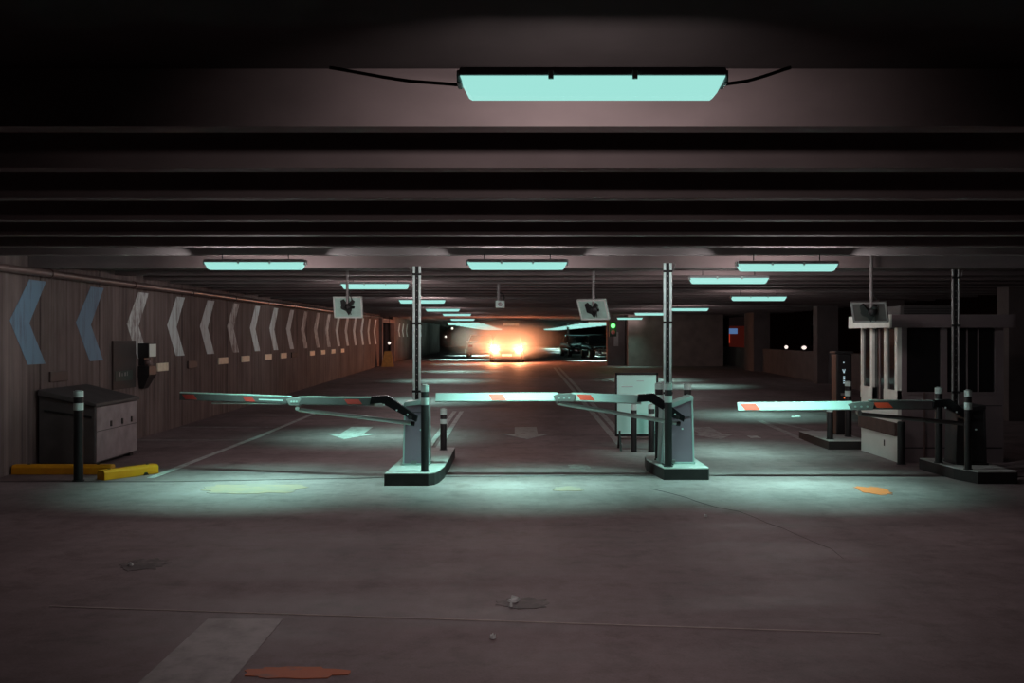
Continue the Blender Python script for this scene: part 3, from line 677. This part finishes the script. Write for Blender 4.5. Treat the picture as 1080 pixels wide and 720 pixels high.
MB().box(-.48, .48, -.03, .03, -.08, .08, .01).build('bar', 'plate', t)
for sx in (-.4, .4): MB().cyl((sx, 0, .07), (sx, 0, CZ - wz(342, 60)), .012, seg=8).build('hanger', 'grey_steel', t)

# --------------------------------------------------------------- white sign board
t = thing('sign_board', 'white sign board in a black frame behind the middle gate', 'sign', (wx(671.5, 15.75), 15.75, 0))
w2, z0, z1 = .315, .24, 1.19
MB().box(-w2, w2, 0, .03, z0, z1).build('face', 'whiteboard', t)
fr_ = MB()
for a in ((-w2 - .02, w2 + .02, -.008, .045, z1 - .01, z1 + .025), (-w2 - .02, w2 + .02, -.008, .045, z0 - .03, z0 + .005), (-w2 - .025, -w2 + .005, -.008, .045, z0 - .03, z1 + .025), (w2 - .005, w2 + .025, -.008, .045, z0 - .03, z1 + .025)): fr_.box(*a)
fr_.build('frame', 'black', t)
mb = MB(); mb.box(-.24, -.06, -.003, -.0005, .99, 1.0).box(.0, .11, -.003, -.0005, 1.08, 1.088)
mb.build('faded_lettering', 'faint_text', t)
for sx in (-.27, .27):
    MB().prism([(-.22, 0), (-.18, 0), (.03, .22), (.03, .3), (-.01, .3), (-.01, .24)], 'x', sx - .015, sx + .015).prism([(.0, .3), (.03, .3), (.25, 0), (.21, 0)], 'x', sx - .015, sx + .015).build('leg', 'black', t)
MB().box(-.27, .27, -.02, .02, .16, .19).build('crossbar', 'pipe', t)

# --------------------------------------------------------------- attendant booth
bx0, bx1, by0, by1 = 5.43, 6.93, 14.15, 15.65
t = thing('attendant_booth', 'cream attendant booth with windows at right', 'booth', (bx0, by0, 0))
W, D = bx1 - bx0, by1 - by0
def bb(name, m, *a, bev=0, par=None): return MB().box(*a, bev=bev).build(name, m, par or t)
# side facing the lane (x = 0)
bb('lower_panel', 'booth_white', 0, .05, 0, D, 0, .84)
bb('bumper_rail', 'bumper', -.05, .0, 0, D, .37, .56, bev=.01)
bb('vent_slot', 'black', -.004, .001, .50, .54, .18, .27)
for (a, b_) in ((0, .10), (.42, .52), (.99, 1.09), (D - .07, D)): bb('window_post', 'booth_trim', -.008, .055, a, b_, .84, 1.92)
bb('sill', 'booth_trim', -.012, .055, 0, .52, .84, 1.02); bb('sill', 'booth_trim', -.012, .055, .99, D, .84, 1.02)
f1 = bb('side_window', 'glass', .018, .03, .10, .42, 1.02, 1.90)
bb('sliding_window', 'glass', .022, .034, .52, .76, .84, 1.90); bb('sliding_window', 'glass', .03, .042, .76, .99, .84, 1.90)
bb('window_stile', 'booth_shaded', .01, .045, .735, .775, .84, 1.90)
bb('side_window', 'glass', .018, .03, 1.09, D - .07, 1.02, 1.90)
# front (y = 0)
bb('front_panel', 'booth_shaded', .05, W, 0, .05, 0, .98)
bb('panel_groove', 'black', .06, W - .02, -.003, .001, .20, .215)
bb('panel_groove', 'black', .06, W - .02, -.003, .001, .80, .812)
for (a, b_) in ((.0, .13), (.61, .70), (W - .12, W)): bb('front_post', 'booth_shaded', a if a else .052, b_, -.008, .055, .98, 1.92)
bb('front_sill', 'booth_shaded', .05, W, -.014, .055, .965, 1.0)
bb('front_window', 'glass', .13, .61, .02, .03, 1.0, 1.90)
bb('front_window', 'glass', .70, W - .12, .02, .03, 1.0, 1.90)
for a in (.98, 1.14): bb('window_stile', 'booth_shaded', a, a + .02, .008, .035, 1.0, 1.90)
bb('end_panel', 'booth_shaded', W - .05, W, .05, D, 0, 1.92)
bb('rear_panel', 'booth_shaded', .05, W - .05, D - .05, D, 0, 1.92)
bb('booth_floor', 'darkwall', .05, W - .05, .05, D - .05, 0, .06)
bb('counter', 'darkwall', .06, .40, .10, D - .1, .92, .96)
# roof
bb('fascia', 'booth_trim', -.16, -.13, -.12, D + .12, 1.915, 2.10)
bb('fascia', 'booth_shaded', -.13, W + .12, -.12, -.09, 1.915, 2.10)
bb('roof', 'booth_shaded', -.13, W + .12, -.09, D + .12, 1.92, 2.07)
bb('foot_rail', 'pipe', .35, .37, -.05, -.03, .05, 1.0)
o = thing('roof_unit', 'dark ventilation unit on the roof of the booth', 'ventilation unit', (bx0 + .35, by0 + .35, 2.07))
MB().box(-.30, .55, -.3, .4, 0, .16, .02).build('casing', 'grit_dark', o)
mb = MB()
for i in range(6): mb.box(-.25, .5, -.306, -.3, .02 + i * .022, .032 + i * .022)
mb.build('grille', 'black', o)
# ticket machine beyond
t = thing('ticket_machine', 'black ticket machine with small pale lettering beyond the booth', 'ticket machine', (wx(888, 16.8), 16.8, .14))
MB().box(-.13, .13, -.12, .16, 0, 1.36, .02).build('casing', 'black', t)
MB().box(-.15, .15, -.14, .18, 1.36, 1.40, .01).build('cap', 'black', t)
mb = MB(); mb.box(-.02, .0, -.125, -.121, 1.20, 1.222).prism([(-.035, 1.10), (-.02, 1.10), (-.007, 1.06), (.006, 1.10), (.02, 1.10), (-.0, 1.035), (-.014, 1.035)], 'y', -.125, -.121)
for i in range(4): mb.box(-.02, .01, -.125, -.121, .86 + i * .035, .88 + i * .035)
mb.build('lettering', 'pale_blue_lit', t)
MB().cyl((.0, -.126, .62), (.0, -.12, .62), .012, seg=10).build('button', 'amber_lamp', t)
MB().box(-.06, .06, -.124, -.12, .66, .70).build('ticket_slot', 'grey_steel', t)

# --------------------------------------------------------------- right side: parapet, piers, block wall, outside
RX = 10.5
struct(MB().box(RX, RX + .25, 13, 56, 0, 1.25).build('wall_right', 'darkwall'))
pier_y = [20.5, 27.8, 33.5, 42.5, 53.5]
for i, yy in enumerate(pier_y): struct(MB().box(RX - .35, RX + .35, yy, yy + (1.7 if yy == 42.5 else .5), 0, CZ).build('trim_%d' % (i + 2), 'darkwall'))
struct(MB().box(5.35, 9.9, 47.5, 48.0, .2, CZ + .03).box(5.35, 5.7, 48, 56, .2, CZ + .03).build('wall_middle', 'plainwall'))
struct(MB().box(9.9, 11.9, 56, 56.4, 0, CZ).box(11.6, 12, 56, 131, 0, CZ).build('wall_right_far', 'darkwall'))
struct(MB().box(4.45, 5.3, 48.4, 49.0, .2, CZ + .03).build('trim_8', 'darkwall'))
t = thing('facade', 'dark red building front outside beyond the parapet wall', 'building', (24, 20, 0))
MB().box(0, .4, -8, 75, -1, 6).build('wall', 'facade', t)
for i in range(6):
    f = MB().box(-.06, 0, -2 + i * 12, 1 + i * 12, .8, 2.8).build('window', 'booth_shaded', t); MB().box(-.08, -.061, -1.8 + i * 12, .8 + i * 12, 1, 2.6).build('pane', 'glass', f)
def wall_lamp(px, py, Y, label, m, r, w=1.0, arm=(0, .0)):
    x, z = wx(px, Y), wz(py, Y)
    t = thing('lamp_post', label, 'lamp', (x, Y, 0), 0, 'small lamps outside')
    MB().cyl((0, .08, -1.0), (0, .08, z), .035, seg=10).build('post', 'black', t, True)
    MB().ball((0, 0, z), r, (w, .8, 1)).build('lens', m, t, True)
    MB().box(-r * .9, r * .9, r * .55, r * .55 + .05, z - r, z + r * 1.05).build('hood', 'black', t)
    return t
wall_lamp(829.3, 366, 62, 'left of two small white lamps outside beyond the parapet', 'white_lamp', .11)
wall_lamp(848, 366.5, 62, 'right of two small white lamps outside beyond the parapet', 'white_lamp', .115, 1.3)
wall_lamp(1075, 337, 27, 'small orange-red lamp outside at the far right edge', 'amber_lamp', .07, 1.3)
x = wx(772, 70)
t = thing('lit_sign', 'red and blue lit sign glowing outside on the right', 'sign', (wx(770, 62), 62, 0))
MB().box(-1.0, 1.4, 0, .1, .9, 2.4).build('panel', 'dim_red', t)  # glowing back panel added for the red glow around the sign
MB().box(-.35, -.02, -.05, 0, 1.35, 2.1, .02).build('red_panel', 'red_sign', t)
MB().box(-.9, -.68, -.05, 0, 1.35, 1.75, .02).build('red_panel', 'red_sign', t)
MB().box(-.1, .45, -.06, -.01, 1.92, 2.25, .02).build('blue_panel', 'blue_sign', t)
for sx in (-.9, .7): MB().box(sx - .04, sx + .04, .02, .08, -1, .9).build('leg', 'black', t)

# traffic light and grey plate in front of the block wall
t = thing('traffic_light', 'traffic light showing green left of the brown wall', 'traffic light', (wx(646.5, 46.5), 46.5, 0))
z = wz(343.5, 46.5)
MB().box(-.17, .17, 0, .2, z - .5, z + .2, .02).build('head', 'black', t)
MB().cyl((0, -.04, z), (0, 0, z), .105, seg=20).build('green_lens', 'green_lamp', t, True)
MB().cyl((0, -.03, z - .30), (0, 0, z - .30), .10, seg=20).build('red_lens', 'tail', t, True)
MB().cyl((0, .1, z + .18), (0, .1, CZ), .03, seg=10).build('drop_rod', 'black', t, True)
ld = bpy.data.lights.new('lamp', 'POINT'); ld.energy = 6; ld.color = (.2, 1, .2); ld.shadow_soft_size = .08
lo_ = bpy.data.objects.new('lamp', ld); C.objects.link(lo_); lo_.parent = t; lo_.location = (0, -.18, z)
o = MB().box(-.11, .11, -.02, .02, -.34, .34, .006).build('wall_plate', 'grey_steel', loc=(wx(649.8, 48.35), 48.36, wz(357.5, 48.35)))
tag(o, 'tall narrow grey plate below the green traffic light', 'sign')
# small lamps on the left far side
for px, py, Y, lab in ((410.5, 361.6, 50.5, 'tiny white lamp in the recess above the orange board'), (477, 346.3, 88, 'tiny upper white lamp far back right of the left pole'), (470, 355, 90, 'tiny lower white lamp far back right of the left pole')):
    x, z = wx(px, Y), wz(py, Y); t = thing('wall_lamp', lab, 'lamp', (x, Y, z), 0, 'tiny lamps on the far left')
    MB().ball((0, 0, 0), .075 if Y < 60 else .10).build('lens', 'white_lamp', t, True)
    MB().box(-.09, .09, .05, .12, -.1, .1, .01).build('back_plate', 'black', t)
    MB().cyl((0, .09, .08), (0, .09, CZ - z), .015, seg=8).build('drop_rod', 'black', t, True)

# orange A-frame board in the recess
Yb = 47.2; zf = floor_z(Yb)
t = thing('folding_board', 'orange folding floor board standing at the wall recess', 'folding sign', (wx(409, Yb), Yb, zf))
for s in (-1, 1):
    b = MB(); b.loft([[(-.27, s * .22, 0), (.27, s * .22, 0), (.27, s * .22 + .03, 0), (-.27, s * .22 + .03, 0)], [(-.16, s * .02, .72), (.16, s * .02, .72), (.16, s * .02 + .03, .72), (-.16, s * .02 + .03, .72)]])
    b.build('board', 'orange_board', t)
MB().box(-.12, .12, -.03, .05, .70, .74).build('handle', 'orange_board', t)

# --------------------------------------------------------------- cars
def car(x, Y, rz, label, paint, lights=False, scale=1.0):
    t = thing('car', label, 'car', (x, Y, floor_z(Y)), rz, 'cars in the garage')
    hw = .88
    # lower body: stations from nose (-y) to tail
    def ring(y, w, zb, zt, sh):
        return [(-w * .94, y, zb), (-w, y, zb + .18), (-w, y, zt - sh), (-w * .93, y, zt - .02), (-w * .5, y, zt + .015), (0, y, zt + .025), (w * .5, y, zt + .015), (w * .93, y, zt - .02), (w, y, zt - sh), (w, y, zb + .18), (w * .94, y, zb), (0, y, zb - .02)]
    st = [(-2.12, .62, .32, .60, .10), (-2.05, .76, .24, .70, .14), (-1.85, .85, .22, .76, .15), (-1.3, .88, .20, .86, .16), (-.85, .89, .20, .94, .18), (.3, .90, .20, .97, .2), (1.3, .89, .21, .98, .2), (1.9, .86, .24, .96, .16), (2.1, .80, .28, .90, .14), (2.15, .70, .34, .80, .1)]
    b = MB().loft([ring(*s) for s in st]); b.build('body', paint, t, True)
    def cab(y, w, z): return [(-w, y, z), (w, y, z)]
    # greenhouse
    def gr(z, w, y0, y1): return [(-w, y0, z), (-w * .9, y0 - .06, z), (w * .9, y0 - .06, z), (w, y0, z), (w, y1, z), (-w, y1, z)]
    MB().loft([gr(.93, .80, -.85, 1.55), gr(1.20, .72, -.38, 1.40), gr(1.42, .62, .05, 1.05)]).build('windows', 'car_glass', t)
    rf = MB().loft([gr(1.415, .635, .02, 1.10), gr(1.455, .60, .12, 1.0), gr(1.475, .45, .28, .85)]); rf.build('roof', paint, t, True)
    for s in (-1, 1):
        MB().tube([(s * .80, -.87, .94), (s * .70, -.36, 1.22), (s * .62, .06, 1.43)], .028, 8).build('pillar', paint, t, True)
        MB().tube([(s * .63, 1.04, 1.43), (s * .74, 1.40, 1.2), (s * .80, 1.6, .95)], .035, 8).build('pillar', paint, t, True)
        MB().ball((s * .93, -.62, 1.0), .09, (1.1, .6, .75)).build('mirror', paint, t, True)
        for yy in (-1.32, 1.32):
            w = MB().cyl((s * .70, yy, .31), (s * .905, yy, .31), .31, seg=24, rings=[(0, .29), (.1, .31), (.9, .31), (1, .285)]).build('wheel', 'tyre', t, True)
            MB().cyl((s * .895, yy, .31), (s * .912, yy, .31), .20, seg=16).build('hub', 'steel', w, True)
        MB().ball((s * .67, -1.98, .72 if lights else .66), .105, (1.15, .8, .8)).build('headlight', 'headlight' if lights else 'chrome', t, True)
        MB().box(s * .62 - .13, s * .62 + .13, 2.10, 2.155, .68, .82, .02).build('tail_light', 'tail', t)
    MB().box(-.42, .42, -2.13, -2.08, .46, .60, .015).build('grille', 'black', t)
    MB().box(-.26, .26, -2.145, -2.12, .34, .44, .006).build('number_plate', 'band', t)
    MB().box(-.7, .7, -2.10, -2.02, .22, .32, .02).build('bumper', 'black', t)
    MB().box(-.26, .26, 2.14, 2.165, .52, .63, .006).build('number_plate', 'band', t)
    if lights:
        for s in (-1, 1):
            ld = bpy.data.lights.new('beam_lamp', 'SPOT'); ld.energy = HEAD_W; ld.color = HEAD_C; ld.spot_size = R(80); ld.spot_blend = 1.0; ld.shadow_soft_size = .05
            lo_ = bpy.data.objects.new('beam_lamp', ld); C.objects.link(lo_); lo_.parent = t; lo_.location = (s * .67, -2.16, .72); lo_.rotation_euler = (R(88), 0, R(180))
            ld = bpy.data.lights.new('glow_lamp', 'POINT'); ld.energy = GLOW_W; ld.color = HEAD_C; ld.shadow_soft_size = .06
            lo_ = bpy.data.objects.new('glow_lamp', ld); C.objects.link(lo_); lo_.parent = t; lo_.location = (s * .67, -2.22, .72)  # added lamp that lights the bloom volume at the headlight
    return t
BLOOM_DENSITY = 0.55
GLOW_W = 480
HEAD_W, HEAD_C = 420, (1.0, .33, .14)
car(wx(534.6, 52), 54, 0, 'car driving towards the gates with both headlights blazing', 'car_grey', True)
car(wx(506, 63), 66, math.pi, 'pale car parked on the left far behind, tail towards the camera', 'car_white')
car(wx(611, 66), 68, R(8), 'dark car at the left of the parked cars at the far right', 'car_black')
car(wx(634, 60), 61, R(6), 'black car nearest the brown wall among the parked cars', 'car_black')
t = MB().box(-.09, .09, -.09, .09, .4, CZ, .01).build('column', 'hood', loc=(wx(599, 76), 76, 0)); tag(t, 'slim pale column far back beside the parked dark cars', 'column')

# added scatter volume that glows like lens bloom around the headlights
hm = bpy.data.materials.new('headlight_bloom'); hm.use_nodes = True; hn = hm.node_tree
hn.nodes.remove(hn.nodes['Principled BSDF'])
vs = hn.nodes.new('ShaderNodeVolumeScatter'); vs.inputs['Density'].default_value = BLOOM_DENSITY; vs.inputs['Anisotropy'].default_value = 0.0
tc = hn.nodes.new('ShaderNodeTexCoord'); vm = hn.nodes.new('ShaderNodeVectorMath'); vm.operation = 'MULTIPLY_ADD'
vm.inputs[1].default_value = (2, 2, 2); vm.inputs[2].default_value = (-1, -1, -1)
ln = hn.nodes.new('ShaderNodeVectorMath'); ln.operation = 'LENGTH'
mr = hn.nodes.new('ShaderNodeMapRange'); mr.interpolation_type = 'SMOOTHSTEP'; mr.inputs['From Min'].default_value = 1.0; mr.inputs['From Max'].default_value = 0.1
mr.inputs['To Min'].default_value = 0.0; mr.inputs['To Max'].default_value = BLOOM_DENSITY
hn.links.new(tc.outputs['Generated'], vm.inputs[0]); hn.links.new(vm.outputs[0], ln.inputs[0]); hn.links.new(ln.outputs['Value'], mr.inputs['Value']); hn.links.new(mr.outputs['Result'], vs.inputs['Density'])
hn.links.new(vs.outputs[0], hn.nodes['Material Output'].inputs['Volume'])
b = MB(); b.ball((0, 0, 0), 1.0, (3.6, 2.6, 1.17), 32, 16)
hz = b.build('bloom_volume', hm, None, True, (wx(534.6, 50), 51.0, floor_z(51) + 1.2)); tag(hz, 'added volume glowing orange like lens bloom around the headlights', 'bloom_volume', kind='stuff')

# --------------------------------------------------------------- litter
def scrap(px, py, w, l, label, seed):
    Y = 1890 / (py - VY); x = wx(px, Y); rr = random.Random(seed); n = 9
    b = MB(); lo2, hi2 = [], []
    for i in range(n):
        a = 2 * math.pi * i / n; k = .7 + .5 * rr.random()
        lo2.append((math.cos(a) * w * k, math.sin(a) * l * k, .0045)); hi2.append((math.cos(a) * w * k * .8, math.sin(a) * l * k * .8, .012 + .02 * rr.random()))
    b.loft([lo2, hi2]); o = b.build('paper_scrap', 'paper', loc=(x, Y, floor_z(Y)))
    return tag(o, label, 'litter', 'paper scraps on the floor')
scrap(542.5, 633.5, .045, .07, 'largest white paper scrap on the floor at bottom centre', 1)
scrap(519.5, 673, .018, .03, 'small white scrap on the floor below the largest paper scrap', 2)
scrap(539, 640, .012, .02, 'tiny white scrap touching the front of the largest paper scrap', 3)
scrap(138, 596.5, .022, .03, 'small pale scrap on the dark stain at the lower left', 4)
scrap(840, 442.5, .10, .10, 'white scrap on the floor under the right barrier arm', 5)
scrap(744, 545, .02, .03, 'small white scrap on the floor in front of the middle gate', 6)

# ================================================================== WORLD, CAMERA, VIEW
w = bpy.data.worlds.new('night'); S.world = w; w.use_nodes = True
w.node_tree.nodes['Background'].inputs['Color'].default_value = (1.0, .62, .60, 1)
w.node_tree.nodes['Background'].inputs['Strength'].default_value = 0.004

cd = bpy.data.cameras.new('camera'); cam = bpy.data.objects.new('camera', cd); C.objects.link(cam)
cam.location = (0, 0, H); cam.rotation_euler = (R(90), 0, 0)
cd.sensor_width = 36; cd.lens = 36 * F / 1080; cd.shift_x = -(VX - 540) / 1080; cd.shift_y = -(360 - VY) / 1080
cd.clip_end = 400
S.camera = cam
S.view_settings.view_transform = 'Standard'; S.view_settings.look = 'None'
S.view_settings.exposure = 0; S.view_settings.gamma = 1; S.view_settings.use_curve_mapping = False
S.cycles.use_denoising = True
